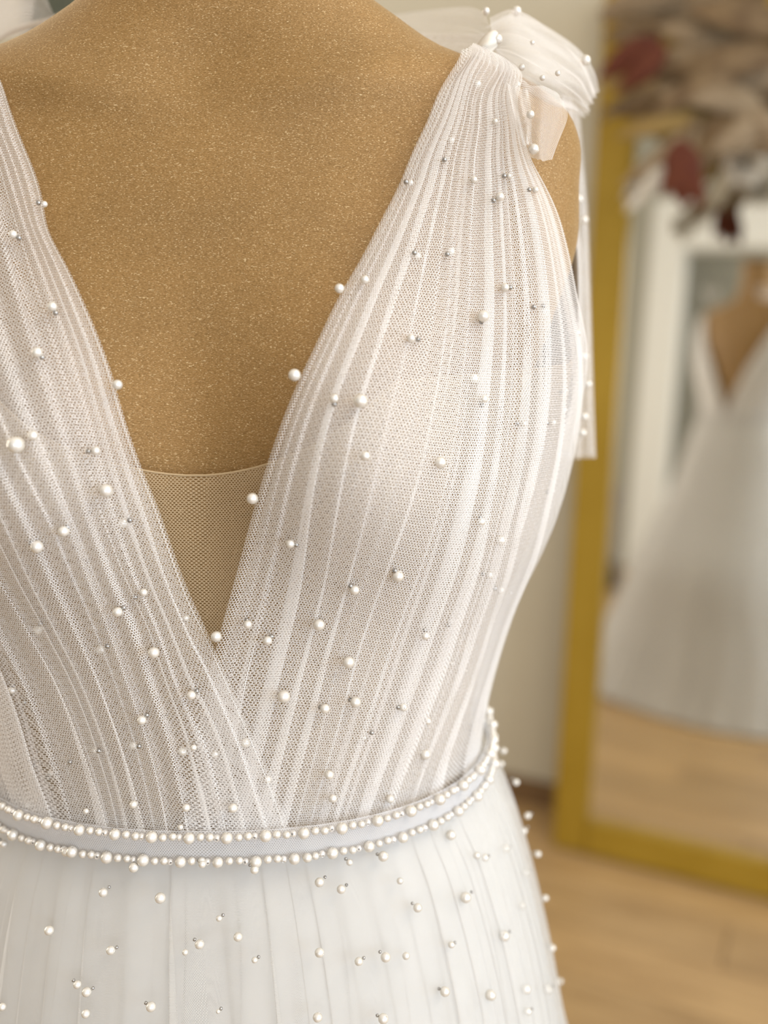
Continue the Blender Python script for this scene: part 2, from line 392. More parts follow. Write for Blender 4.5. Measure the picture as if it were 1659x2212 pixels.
# hollow at the base of the neck and soft collar bones
px_ = P[..., 0]-XC
q_ = np.clip((Z2-.09)/.05, 0, 1); P[..., 0] += .009*q_*q_*(3-2*q_)
front = np.clip(np.sin(T2), 0, 1)
P[..., 1] += .006*np.exp(-(px_/.030)**2-((Z2-.105)/.022)**2)*front
P[..., 1] -= .006*np.exp(-((np.abs(px_)-.075)/.05)**2-((Z2-.088-.12*np.abs(px_))/.012)**2)*front
grid_mesh('torso', P, M['velvet'], man, closed_u=True)
def disc(name, zc, a, b, h, material, parent, rad_prof=((1, 0), (1, 1), (.96, 1.0), (0, 1))):
    n = 48; Q = np.zeros((n, len(rad_prof), 3))
    for i in range(n):
        for j, (r, k) in enumerate(rad_prof):
            th = 2*PI*i/n; Q[i, j] = (XC + a*r*math.cos(th), YC + b*r*math.sin(th), zc + h*k)
    return grid_mesh(name, Q, material, parent, closed_u=True, smooth=False)
disc('neck_cap', CAM_H+.258, .058, .057, .02, M['brownleaf'], man)
tube('stand_pole', [(XC, YC, z) for z in np.linspace(.03, .75, 6)], .016, M['gold'], man, n=16)
disc('stand_base', .004, .17, .17, .025, M['gold'], man, ((0, 0), (1, 0), (1, .6), (.9, 1), (0, 1)))

# ------------------------------------------------------------------ the dress
dress = empty('wedding_dress', (XC, YC, 0), 'white tulle wedding gown with pleated V-neck bodice and scattered pearls', 'dress')
NV = 130
def curve_tz(pts, tail=None):
    tz = np.array([inv_b(*p) for p in pts]); P3 = surf(HULL, tz[:, 0], tz[:, 1])
    if tail is not None:
        tl = np.array([(math.radians(a), b) for a, b in tail]); tz = np.vstack([tz, tl]); P3 = surf(HULL, tz[:, 0], tz[:, 1])
    s = np.concatenate([[0], np.cumsum(np.linalg.norm(np.diff(P3, axis=0), axis=1))]); s /= s[-1]
    q = hermite(s, tz, np.linspace(0, 1, NV))
    for _ in range(4): q[1:-1] = (q[:-2]+2*q[1:-1]+q[2:])/4
    return q
def pleats(n, amp, seed, per=15):
    """irregular S-folds: returns u (fabric), u' (where it lies), height phase and the strength of each fold"""
    r = np.random.RandomState(seed); w = r.uniform(.4, 1.9, n); w /= w.sum(); e = np.concatenate([[0], np.cumsum(w)])
    ph = np.linspace(0, n, n*per+1); k = np.minimum(ph.astype(int), n-1); f = ph-k
    A = r.uniform(.35, 1.35, n)*amp
    cen = np.arange(n)+.5; Ai = np.interp(ph, cen, A)
    return e, w, ph, k, f, Ai
def panel(name, knots, curves, n, amp, H, seed, base, material, parent, fabric=.36, reach=(0, 1), hprof=None, baseprof=None, sway=.010, sgn=1):
    e, w, ph, k, f, A = pleats(n, amp, seed)
    C = np.stack(curves)                                   # (nc, NV, 2)
    v = np.linspace(0, 1, NV); r = np.random.RandomState(seed+5)
    vw = 1 + .30*np.sin(v*PI*2*r.uniform(.4, .9) + r.uniform(0, 6)) # overall change of fold strength
    kk = np.arange(n); am = np.zeros((n, NV))
    for i in range(n): am[i] = 1 + .40*np.sin(v*2*PI*r.uniform(.5, 1.4)+r.uniform(0, 6.3))
    amI = np.stack([np.interp(ph, np.arange(n)+.5, am[:, j]) for j in range(NV)], 1)
    Aeff = A[:, None]*amI*vw[None]
    off = np.sin(2*PI*ph)[:, None]*Aeff/(2*PI)
    up = e[k][:, None] + w[k][:, None]*(f[:, None]+off)
    sw = sum(r.uniform(.3, 1)*np.sin(2*PI*(v*r.uniform(.4, 1.6)+r.uniform(0, 1)))[None]*np.sin(2*PI*(ph/n*q+r.uniform(0, 1)))[:, None] for q in (2, 3, 5))
    up = up + sway*sw*np.sin(PI*np.clip(v*1.1, 0, 1))[None]*np.sin(PI*ph/n)[:, None]
    up = np.clip(up, 0, 1)*(reach[1]-reach[0])+reach[0]
    TZ = np.zeros((len(ph), NV, 2))
    for j in range(NV): TZ[:, j] = hermite(knots, C[:, j], up[:, j])
    Pq, nq = surf_n(HULL, TZ[..., 0], TZ[..., 1])
    wid = (w*n)[k][:, None]
    hp = np.ones(NV) if hprof is None else np.interp(v, hprof[0], hprof[1])
    bp = np.full(NV, base) if baseprof is None else np.interp(v, baseprof[0], baseprof[1])
    h = H*np.sin(2*PI*ph)[:, None]*np.clip(amI, .4, 1.5)*wid*hp[None]*sgn
    Pq = Pq + nq*(bp[None]+h+H)[..., None]
    ln = np.linalg.norm(np.diff(Pq, axis=1), axis=2).sum(1).mean()
    j0 = int(.55*NV); su = np.concatenate([[0], np.cumsum(np.linalg.norm(np.diff(Pq[:, j0], axis=0), axis=1))])
    U = np.repeat(su[:, None], NV, 1); V = np.repeat((v*ln)[None], len(ph), 0)
    return grid_mesh(name, Pq, material, parent, np.stack([U, V], -1))

RK = [0, .22, .45, .68, .85, 1]
R0 = curve_tz([(988,128),(976,150),(958,180),(940,210),(903,300),(862,400),(812,500),(777,570),(735,645),(690,745),(640,860),(600,970),(560,1090),(520,1220),(482,1350),(450,1480),(425,1620),(408,1806)])
R1 = curve_tz([(1012,116),(1000,160),(985,210),(955,300),(925,400),(893,500),(860,600),(828,700),(797,800),(768,900),(742,1020),(730,1080),(700,1230),(661,1380),(620,1540),(592,1650),(562,1802)])
R2 = curve_tz([(1040,108),(1035,210),(1027,300),(1020,400),(1014,500),(1008,700),(990,850),(965,1000),(944,1080),(887,1261),(827,1442),(785,1580),(751,1680),(722,1780)])
R3 = curve_tz([(1062,114),(1070,210),(1077,300),(1085,400),(1094,500),(1105,700),(1100,850),(1085,1000),(1060,1130),(1015,1290),(970,1427),(925,1547),(885,1660),(858,1745)])
R4 = curve_tz([(1078,128),(1088,210),(1102,300),(1128,400),(1152,500),(1172,700),(1172,850),(1155,1000),(1125,1130),(1080,1290),(1035,1427),(995,1547),(970,1630),(958,1692)])
R5 = curve_tz([(1090,150),(1104,230),(1122,316),(1160,397),(1192,467),(1216,562),(1232,650)], [(4, -.06), (-8, -.12), (-18, -.18), (-26, -.24), (-30, -.277)])
LK = [0, .25, .5, .75, .9, 1]
L0 = curve_tz([(-25,90),(5,165),(35,250),(65,330),(100,430),(112,505),(150,580),(190,670),(235,790),(265,900),(300,1000),(340,1090),(380,1190),(430,1300),(480,1410),(530,1530),(580,1650),(634,1798)])
L1 = curve_tz([(-50,85),(-35,170),(-15,300),(15,400),(50,520),(85,640),(120,760),(150,880),(180,990),(211,1100),(265,1227),(328,1356),(362,1462),(401,1570),(430,1690),(455,1806)])
L2 = curve_tz([(-80,80),(-85,200),(-90,330),(-85,450),(-75,600),(-50,750),(-20,880),(25,1000),(75,1100),(145,1245),(205,1370),(250,1490),(285,1600),(310,1700),(330,1803)])
L3 = curve_tz([(-100,85),(-120,200),(-140,330),(-148,500),(-150,700),(-140,850),(-112,1000),(-70,1130),(-10,1260),(55,1380),(110,1500),(150,1620),(180,1720),(195,1790)])
L4 = curve_tz([(-120,100),(-160,220),(-190,350),(-205,500),(-208,700),(-200,850),(-180,1000),(-145,1130),(-100,1260),(-50,1400),(-15,1520),(10,1620),(30,1690),(45,1750)])
L5 = curve_tz([(-140,130),(-190,250),(-220,380),(-238,520)], [(176, -.06), (188, -.12), (198, -.18), (206, -.24), (210, -.277)])

inR = panel('bodice_underlayer', RK, [R0, R1, R2, R3, R4, R5], 16, 1.3, .0010, 21, .0010, M['tulle_in'], dress, fabric=.33, reach=(.02, .995), hprof=([0, .1, 1], [.6, 1, .6]))
outR = panel('bodice_panel', RK, [R0, R1, R2, R3, R4, R5], 17, 2.8, .0014, 11, .0035, M['tulle'], dress, fabric=.42, hprof=([0, .12, .9, 1], [.5, 1, 1, .4]))
bl = ([0, .55, .75, 1], [.0035, .0035, .0085, .0075])
inL = panel('bodice_underlayer', LK, [L0, L1, L2, L3, L4, L5], 14, 1.3, .0010, 32, .0010, M['tulle_in'], dress, fabric=.33, reach=(.03, .995), baseprof=([0, .55, .75, 1], [.001, .001, .0066, .0058]), hprof=([0, .1, 1], [.6, 1, .6]), sgn=-1)
outL = panel('bodice_panel', LK, [L0, L1, L2, L3, L4, L5], 16, 2.8, .0014, 12, .0035, M['tulle'], dress, fabric=.42, baseprof=bl, hprof=([0, .12, .9, 1], [.5, 1, 1, .4]), sgn=-1)
# back panels with a deep V, seen in the mirror
def back_curves(side):
    zs = np.linspace(.085, -.277, NV); out = []
    for q in np.linspace(0, 1, 4):
        edge = np.interp(zs, [-.277, -.25, -.1, .03, .085], [-90, -88, -72, -52, -38]); outer = np.interp(zs, [-.277, -.18, -.06, .02, .085], [-29, -17, 2, -8, -22])
        t = edge*(1-q)+outer*q
        if side < 0: t = 180-t
        out.append(np.stack([np.radians(t), zs], -1))
    return out
for sd in (1, -1):
    panel('back_panel', [0, .333, .667, 1], back_curves(sd), 16, 1.6, .0018, 40+sd, .002, M['tulle'], dress, fabric=.34)
    panel('back_underlayer', [0, .333, .667, 1], back_curves(sd), 8, 1.0, .001, 50+sd, .0, M['satin'], dress, fabric=.3)

# nude net lining with a shallow scooped neckline
nt1, nz1 = 160, 60
th = np.radians(np.linspace(-25, 205, nt1))
xx = surf(HULL, th, np.full(nt1, -.09))[:, 0]-XC
ztop = -.0925 + .0062*(np.clip(np.abs(xx)/.031, 0, 3.1))**1.8
Zq = ztop[:, None] + (-.283-ztop[:, None])*np.linspace(0, 1, nz1)[None]
Tq = np.repeat(th[:, None], nz1, 1)
Pq, nq = surf_n(HULL, Tq, Zq); Pq = Pq - nq*.0035
UV = np.stack([np.repeat((np.arange(nt1)*.0042)[:, None], nz1, 1), Zq], -1)
lining = grid_mesh('lining', Pq, M['nude'], dress, UV)
e0 = Pq[:, 0]
tube('neckline_edging', e0[20:140], .0006, pbr('nude_edging', (.45, .33, .19), .7), lining, n=6)
# moulded cups under the tulle
for sd in (1, -1):
    nu_, nv_ = 40, 40
    g = np.zeros((nu_, nv_, 3)); 
    uu = np.linspace(0, 1, nu_); vv = np.linspace(0, 1, nv_)
    Uc, Vc = np.meshgrid(uu, vv, indexing='ij')
    zt = -.034 - .050*(1-Uc)**1.6 - .012*Uc; zb = -.150 - .022*np.sin(PI*Uc) + .01*(1-Uc)
    Zc = zt+(zb-zt)*Vc
    tdeg = 84 - Uc*74
    tdeg = tdeg - 6*np.sin(PI*Vc)*(Uc-.5)
    if sd < 0: tdeg = 180-tdeg
    Pc, nc = surf_n(HULL, np.radians(tdeg), Zc)
    grid_mesh('bust_cup', Pc-nc*.0018, M['blush'], dress)

# ---- skirt: opaque ivory layer and two tulle layers gathered at the waist
def skirt_layer(name, offs, waves, amp, seed, material, scale=1.0, zt=-.281, fold=0, train=1.0, fabric=4.0):
    r = np.random.RandomState(seed); n = waves; per = 14
    e, w, ph, k, f, A = pleats(n, 1.0, seed, per); ph, k, f, A = ph[:-1], k[:-1], f[:-1], A[:-1]
    zs = np.concatenate([np.linspace(zt, -.55, 60), np.linspace(-.57, -1.291, 30)])
    u = e[k]+w[k]*f
    Fp = np.sin(2*PI*ph)[:, None]*A[:, None]/(2*PI)*fold
    grow = np.interp(zs, [-1.29, -.5, -.34, -.281], [5.0, 1.6, 1.0, .35])
    up = u[:, None] + w[k][:, None]*Fp*np.clip(grow, .5, 1.2)[None]
    t = up*2*PI + .02*np.sin(zs*20+seed)[None]
    P, nn = surf_n(SKIRT, t, np.repeat(zs[None], len(ph), 0), bust=0)
    h = amp*np.sin(2*PI*ph)[:, None]*grow[None]*(w*n)[k][:, None]*A[:, None]
    P = P+nn*(offs+h)[..., None]
    s = np.concatenate([[0], np.cumsum(np.abs(np.diff(zs)))])
    UV = np.stack([np.repeat((ph/n*fabric)[:, None], len(zs), 1), np.repeat(s[None], len(ph), 0)], -1)
    return grid_mesh(name, P, material, dress, UV, closed_u=True)
skirt_layer('skirt_lining', -.003, 30, .0014, 61, M['satin'])
skirt_layer('skirt_underlayer', .001, 60, .0006, 62, M['tulle_skirt'], fold=.8)
skirt = skirt_layer('skirt', .0045, 70, .0007, 63, M['tulle_skirt'], fold=1.35)

# ---- belt band between two rows of pearls
tb = np.radians(np.linspace(0, 360, 241))[:-1]
zb_ = np.linspace(-.2895, -.2715, 7)
TB, ZB = np.meshgrid(tb, zb_, indexing='ij')
BELT = np.array([(-.40, .158, .124, .128), (-.30, .1535, .1225, .1275), (-.27, .1515, .1225, .1275), (-.2, .1515, .1225, .1275)])
PB, nb = surf_n(BELT, TB, ZB, bust=0)
belt = grid_mesh('belt', PB+nb*(.0055+.0012*np.cos((ZB+.2805)/.009*PI/2))[..., None], tulle('belt_tulle', (.86, .86, .88), pitch=.0011, hole=.27), dress,
                 np.stack([TB*.15, ZB], -1), closed_u=True)

# ---- beads
def sphere_mesh(name, material, seg=24, ring=16, hole=False):
    bm = bmesh.new(); bmesh.ops.create_uvsphere(bm, u_segments=seg, v_segments=ring, radius=1)
    if hole:
        pass
    me = bpy.data.meshes.new(name); bm.to_mesh(me); bm.free(); me.polygons.foreach_set('use_smooth', [True]*len(me.polygons)); me.materials.append(material); return me
def drilled_mesh(name, material, ri=.22, seg=28):
    """bead with a drilled hole: a lathed ring profile"""
    prof = [(ri*1.0, -.90), (ri, .90)] 
    pr = [(ri, -math.sqrt(1-ri*ri)*.96), (ri, 0), (ri, math.sqrt(1-ri*ri)*.96)]
    for a in np.linspace(90-math.degrees(math.asin(ri))-2, -(90-math.degrees(math.asin(ri))-2), 16):
        pr.append((math.cos(math.radians(a)), math.sin(math.radians(a))))
    V, Fc = [], []
    n = len(pr)
    for i in range(seg):
        for r, z in pr: V.append((r*math.cos(2*PI*i/seg), r*math.sin(2*PI*i/seg), z))
    for i in range(seg):
        for j in range(n): Fc.append((i*n+j, ((i+1) % seg)*n+j, ((i+1) % seg)*n+(j+1) % n, i*n+(j+1) % n))
    me = bpy.data.meshes.new(name); me.from_pydata(V, [], Fc); me.update(); me.polygons.foreach_set('use_smooth', [True]*len(me.polygons)); me.materials.append(material); return me
ME_P = drilled_mesh('pearl', M['pearl'], .13); ME_S = drilled_mesh('seed_bead', M['silver'], .4, 12)
ME_C = drilled_mesh('clear_bead', M['clear'], .35, 16)
def bead(name, me, pos, r, parent, axis=None):
    o = bpy.data.objects.new(name, me); COL.objects.link(o); o.parent = parent
    o.location = Vector(pos)-world_loc(parent); o.scale = (r, r, r)
    ax = Vector(axis) if axis is not None else Vector((random.uniform(-1, 1), random.uniform(-.35, .35), random.uniform(-1, 1)))
    o.rotation_euler = ax.to_track_quat('Z', 'Y').to_euler()
    return o
def on_hull(px, py, which, lift):
    inv, T, k = (inv_b, HULL, {}) if which == 'b' else (inv_s, SKIRT, dict(bust=0))
    t, z = inv(px, py); P, n = surf_n(T, np.array(t), np.array(z), **k)
    return P+n*lift, n
def at_pixel(px, py, P):       # keep the depth found on the cloth, sit exactly beside the silhouette if needed
    _, _, w = project(P); return at(px, py, w)
RP = [(1032,182,16,1),(1070,262,12,0),(975,303,14,1),(960,347,12,1),(887,395,13,1),(1024,388,15,0),(1080,425,19,0),(1100,380,11,0),(1157,410,14,0),
(733,623,21,0),(788,604,19,0),(901,553,18,1),(974,543,17,1),(1091,621,18,0),(1044,683,25,0),(1177,672,15,1),(888,731,18,0),(1247,719,17,0),(1023,818,24,1),
(636,810,27,0),(779,866,31,0),(722,861,20,0),(1045,862,19,0),(1223,845,11,0),(1220,885,11,0),(1131,915,13,0),(1195,913,14,0),(789,985,21,0),(951,999,26,0),
(1195,1030,9,0),(1194,1061,12,0),(545,1077,25,0),(627,1175,19,0),(1039,1127,19,0),(1081,1167,22,0),(1165,1166,8,0),(1057,1242,16,0),(1081,1275,17,0),
(860,1245,25,0),(766,1275,21,0),(975,1343,13,1),(919,1374,17,0),(689,1350,25,0),(535,1349,19,0),(578,1384,20,0),(753,1431,25,0),(976,1433,7,0),
(1007,1450,7,0),(1065,1449,9,0),(613,1505,27,0),(702,1531,21,0),(768,1517,23,0),(871,1528,17,0),(924,1558,15,0),(787,1594,10,1),(919,1630,22,0),
(711,1674,20,0),(719,1725,18,0),(843,1726,18,0),(1103,1280,8,0)]
LP = [(28,506,18,0),(113,662,21,0),(80,761,23,0),(96,441,14,1),(254,831,22,0),(34,961,37,0),(71,941,23,0),(207,974,19,0),(229,1060,29,0),(137,1148,24,0),
(80,1181,28,0),(266,1130,24,1),(310,1280,17,0),(254,1322,21,0),(402,1335,14,1),(83,1361,20,1),(332,1410,24,0),(217,1403,20,1),(27,1491,16,0),
(413,1502,20,0),(306,1556,20,0),(287,1610,18,1),(205,1621,14,1),(395,1623,20,1),(418,1615,14,0),(464,1629,17,1),(68,1662,12,1),(110,1670,14,1),
(288,1738,17,0),(402,1745,17,0),(503,1746,20,0),(186,1752,12,0),(390,1787,12,0),(61,1739,14,0),(467,1375,23,0),(530,1605,21,1),(578,1684,16,1)]
SB = {1: [(803,1583),(960,345),(895,546),(966,549),(1153,663),(1173,661),(1066,433),(877,393),(1102,621),(903,733),(1117,915),(1181,914),(1183,1063),(1043,1240),(1069,1271),
          (968,1350),(918,1361),(860,1528),(757,1266),(640,1177),(692,1528),(1089,380),(1143,410),(1236,722),(1212,846),(1037,1118),(1041,875),(1040,695),(722,873),(853,1233),(757,1512),(533,1340),(586,1375)],
      -1: [(41,514),(120,676),(83,438),(91,772),(191,975),(145,1139),(267,1313),(280,1124),(87,1347),(232,1396),(29,1482),(53,1517),(425,1493),(317,1545),(300,1612),(213,1622),(75,1653),(103,1680),(151,1646),(66,1173),(292,1290)]}
for lst, par in ((RP, outR), (LP, outL)):
    for x, y, d, veiled in lst:
        P0, n = on_hull(x, y, 'b', .0); _, _, w = project(P0); r = d/2/F*w
        ex = .004 if (par is outL and y > 1300) else 0
        lift = (.0030 + ex) if veiled else (.0085 + ex + r*.75)
        P1, n = on_hull(x, y, 'b', lift)
        bead('pearl', ME_P, at_pixel(x, y, P1), r, par)
for sd, par in ((1, outR), (-1, outL)):
    for x, y in SB[sd]:
        P1, n = on_hull(x, y, 'b', .0085 + (.004 if sd < 0 and y > 1300 else 0)); bead('seed_bead', ME_S, at_pixel(x, y, P1), .00125, par)
SP = [(8,1823,16),(143,1840,20),(289,1874,21),(437,1867,16),(550,1879,18),(664,1853,20),(755,1863,14),(828,1850,22),(974,1804,21),(1005,1728,20),(223,1928,19),(346,1940,23),
(690,1906,20),(737,1921,19),(864,1903,14),(902,1961,19),(1006,1939,23),(106,2010,20),(239,2053,19),(431,2040,20),(514,2024,19),(550,2074,13),(473,1984,13),(690,2058,20),
(775,2077,18),(833,2068,21),(877,2065,16),(167,2127,17),(187,2143,20),(185,2190,18),(326,2175,21),(5,2175,16),(686,2198,20),(828,2201,22),(961,2142,21),(1060,2150,22),
(1089,2022,22),(975,2041,14),(1136,2137,20),(1182,2137,22),(1192,2048,16),(1201,2190,18),(1132,1795,14),(1092,1833,18),(1030,1848,14),(1047,1853,16),(1135,1885,18),
(1128,1957,16),(1140,1762,14),(1115,1690,14),(1178,1940,14),(1066,1655,16),(1088,1622,14),(1070,1590,12),(1162,1845,14),(471,2185,9),(400,2057,13),(1050,1700,14),(1140,2185,16),(1083,1650,13)]
for i, (x, y, d) in enumerate(SP):
    P0, n = on_hull(x, y, 's', 0); _, _, w = project(P0); r = d/2/F*w
    P1, n = on_hull(x, y, 's', .0105+r*.8); p = at_pixel(x, y, P1)
    bead('pearl', ME_P, p, r, skirt)
    if i % 3 != 2: 
        q = Vector(p)+Vector((random.choice((-1, 1))*r*1.15, .0015, r*random.uniform(.1, .9))); bead('seed_bead', ME_S, q, .0009, skirt)
# belt pearls along two curves
def belt_row(zr, phase, name):
    ts = np.linspace(0, 2*PI, 4001); Pc, nc = surf_n(BELT, ts, np.full(4001, zr), bust=0)
    s = np.concatenate([[0], np.cumsum(np.linalg.norm(np.diff(Pc, axis=0), axis=1))]); tot = s[-1]; n = int(tot/.0186); per = tot/n
    back_v, back_f = [], []
    for i in range(n):
        for o_, r, kind in ((0, .0030, 'b'), (.0052, .0018, 'c'), (.0083, .00205, 's'), (.0130, .00205, 's')):
            sq = (i*per+o_+phase) % tot; j = np.searchsorted(s, sq); j = min(j, 4000)
            p = Pc[j]+nc[j]*(.0072+r*.6); deg = math.degrees(ts[j])
            jit = np.array([0, 0, random.uniform(-.0004, .0004)])
            if -8 < deg < 172 or deg > 352:
                bead('clear_bead' if kind == 'c' else 'pearl', ME_C if kind == 'c' else ME_P, p+jit, r*random.uniform(.94, 1.05), belt, axis=Vector(Pc[min(j+3, 4000)]-Pc[max(j-3, 0)])+Vector((0, 0, random.uniform(-.2, .2))) if kind != 'c' else nc[j]+np.array([random.uniform(-.6, .6), 0, random.uniform(-.5, .5)]))
            else:
                back_v.append((p, r))
    return back_v
bk = belt_row(-.2735, .004, 'a')+belt_row(-.2872, .009, 'b')
def joined_beads(name, lst, parent, material):
    b0 = bmesh.new(); bmesh.ops.create_icosphere(b0, subdivisions=1, radius=1)
    vs = np.array([v.co[:] for v in b0.verts]); fs = [[v.index for v in f.verts] for f in b0.faces]; b0.free()
    V, Fc = [], []
    wl_ = np.array(world_loc(parent))
    for p, r in lst:
        o = len(V); V += list(vs*r+np.array(p)-wl_); Fc += [[i+o for i in f] for f in fs]
    m = mesh_obj(name, V, Fc, material, parent); m['kind'] = 'stuff'; return m
joined_beads('back_bead_trim', bk, belt, M['pearl'])
bs = []
for i in range(150):
    t = random.uniform(-170, -5) if i % 2 else random.uniform(0, 360); z = random.uniform(-1.2, -.32)
    if i % 2 == 0 and z > -.62 and 0 < t < 180: z -= .45
    P1, n = surf_n(SKIRT, np.array(math.radians(t)), np.array(z), bust=0); bs.append((P1+n*.010, random.uniform(.0018, .003)))
joined_beads('skirt_bead_scatter', bs, skirt, M['pearl'])

# ---- shoulder bows
def cloth(name, rows, material, parent, n=(60, 40), H=.0015, npl=5, seed=1, axis=0, curl=0.0):
    """rows: control grid of (px, py, w); smooth sheet with small gathers"""
    C = np.array([[at(*p) for p in r] for r in rows]); nu, nv = n
    A = hermite(np.arange(C.shape[0]), C, np.linspace(0, C.shape[0]-1, nu))
    B = hermite(np.arange(C.shape[1]), A.transpose(1, 0, 2), np.linspace(0, C.shape[1]-1, nv)).transpose(1, 0, 2)
    du = np.gradient(B, axis=0); dv = np.gradient(B, axis=1); nn = np.cross(du, dv); nn /= np.linalg.norm(nn, axis=-1)[..., None]+1e-12
    r = np.random.RandomState(seed); a = np.linspace(0, 1, nu)[:, None]; b = np.linspace(0, 1, nv)[None]
    q = b if axis == 0 else a; o = a if axis == 0 else b
    h = H*(np.sin(2*PI*(npl*q+.4*np.sin(2.2*o+seed)))+.5*np.sin(2*PI*(npl*1.9*q+.8*o+seed)))
    B = B+nn*h[..., None]
    su = np.linalg.norm(np.diff(B, axis=0), axis=2).sum(0).mean(); sv = np.linalg.norm(np.diff(B, axis=1), axis=2).sum(1).max()
    UV = np.stack([np.repeat(a*su, nv, 1), np.repeat(b*sv, nu, 0)], -1)
    return grid_mesh(name, B, material, parent, UV)
TB_ = M['tulle_bow']
bow = cloth('shoulder_bow', [[(1055,32,.545),(1058,80,.535),(1060,98,.530),(1062,120,.528)],
     [(1010,14,.575),(1010,60,.555),(1008,92,.545),(1000,125,.54)],
     [(930,19,.600),(930,60,.585),(925,95,.575),(920,140,.57)],
     [(840,30,.625),(835,65,.61),(830,100,.60),(830,150,.60)],
     [(770,42,.650),(765,75,.64),(760,110,.63),(760,160,.63)]], TB_, dress, H=.0010, npl=3, seed=3)
cloth('bow_loop_inner', [[(1052,70,.545),(1056,84,.54),(1058,100,.535)], [(1000,72,.565),(995,90,.56),(990,118,.552)],
     [(900,72,.60),(895,92,.59),(890,135,.58)], [(810,80,.63),(800,100,.62),(800,150,.61)]], TB_, bow, H=.0008, npl=2, seed=5)
cloth('bow_loop', [[(1058,34,.545),(1062,85,.522),(1066,108,.518),(1072,140,.515)],
     [(1112,14,.555),(1105,80,.515),(1108,130,.505),(1112,185,.508)],
     [(1184,50,.560),(1165,105,.515),(1155,155,.500),(1160,210,.505)],
     [(1244,98,.565),(1218,140,.525),(1205,180,.508),(1205,235,.515)],
     [(1276,150,.570),(1258,170,.545),(1245,205,.53),(1236,240,.54)],
     [(1288,200,.580),(1280,215,.570),(1272,232,.565),(1262,256,.56)]], TB_, bow, n=(70, 50), H=.0013, npl=4, seed=8)
cloth('bow_loop_back', [[(1056,55,.55),(1062,80,.55),(1070,125,.545)], [(1116,30,.585),(1112,90,.58),(1115,165,.575)],
     [(1190,70,.60),(1185,120,.60),(1190,190,.595)], [(1255,122,.605),(1245,165,.605),(1240,220,.60)], [(1286,190,.59),(1280,210,.59),(1268,250,.585)]], TB_, bow, H=.0015, npl=3, seed=9)
cloth('bow_tail', [[(1085,160,.490),(1130,175,.484),(1180,190,.488),(1222,215,.500)],
     [(1098,225,.482),(1142,235,.477),(1185,245,.480),(1224,250,.492)],
     [(1118,285,.478),(1152,290,.472),(1185,292,.476),(1209,290,.484)],
     [(1146,340,.476),(1162,346,.472),(1178,348,.475),(1190,343,.480)]], TB_, bow, H=.0009, npl=2, seed=12)
cloth('bow_tail_fold', [[(1095,180,.480),(1140,195,.476)], [(1110,245,.474),(1150,255,.470)], [(1132,315,.472),(1146,310,.468)]], TB_, bow, n=(30, 16), H=.001, npl=2, seed=14)
sash = cloth('sash_tail', [[(1215,205,.575),(1235,215,.585),(1252,235,.59)], [(1208,330,.60),(1238,340,.605),(1262,340,.605)], [(1200,470,.625),(1240,480,.625),(1272,480,.62)],
     [(1190,700,.64),(1240,700,.635),(1279,700,.63)], [(1180,880,.645),(1240,880,.64),(1284,880,.635)], [(1175,992,.65),(1235,992,.643),(1288,990,.64)]], TB_, dress, n=(80, 40), H=.0016, npl=3, seed=15)
cloth('sash_layer', [[(1215,215,.585),(1235,225,.595),(1250,245,.60)], [(1206,340,.61),(1238,350,.615),(1258,350,.615)], [(1198,480,.635),(1240,490,.635),(1266,490,.63)],
     [(1190,700,.65),(1240,700,.648),(1276,700,.643)], [(1180,985,.66),(1235,985,.655),(1284,984,.65)]], TB_, sash, n=(80, 40), H=.0013, npl=4, seed=16)
# knot that gathers the strap
k_ = []
nk = 36
for i in range(nk):
    row = []
    for j in range(18):
        v = j/17; th_ = 2*PI*i/nk; prof = math.sin(PI*min(max(v, .04), .96))**.55*(1+.10*math.sin(7*th_))
        c = at(1024+ v*52, 108-v*14, .514)
        ax1 = np.array([.35, 0, .94]); ax2 = np.array([0, 1.0, 0])
        row.append(c+prof*(.0082*math.cos(th_)*ax1+.006*math.sin(th_)*ax2))
    k_.append(row)
grid_mesh('bow_knot', np.array(k_), M['edge'], bow, closed_u=True)
for x, y, d, w in ((1116,24,21,.552),(1265,130,22,.556),(1153,322,23,.464),(1075,84,22,.512),(1066,130,12,.512),(1050,24,16,.545),(1146,247,18,.468),(1128,145,14,.503),(1205,158,12,.50),(1172,168,12,.499),(1118,183,14,.50),(1150,92,10,.512)):
    bead('pearl', ME_P, at(x, y, w), d/2/F*w, bow)
for x, y in ((1250, 430), (1262, 475), (1245, 680), (1262, 770), (1270, 830), (1262, 900), (1258, 935)):
    bead('pearl', ME_P, at(x, y, .618), .0026, sash)
# viewer's-left shoulder bow
lb = cloth('shoulder_bow', [[(-140,40,.54),(-130,90,.54)], [(-60,-40,.56),(-50,100,.55)], [(20,-60,.57),(20,80,.57)], [(85,-30,.58),(75,62,.58)], [(118,35,.59),(108,46,.59)]], TB_, dress, H=.0012, npl=2, seed=18)
cloth('bow_loop_inner', [[(-140,50,.55),(-130,80,.55)], [(-60,-20,.60),(-50,95,.58)], [(20,-30,.61),(20,80,.60)], [(78,-15,.62),(66,66,.61)]], TB_, lb, H=.0012, npl=3, seed=19)
tube('strap_edging', [at(*p) for p in ((-20,92,.575),(20,70,.585),(60,55,.59),(110,44,.60),(150,24,.605),(200,-5,.61),(240,-40,.62))], .0016, M['edge'], lb, n=8)

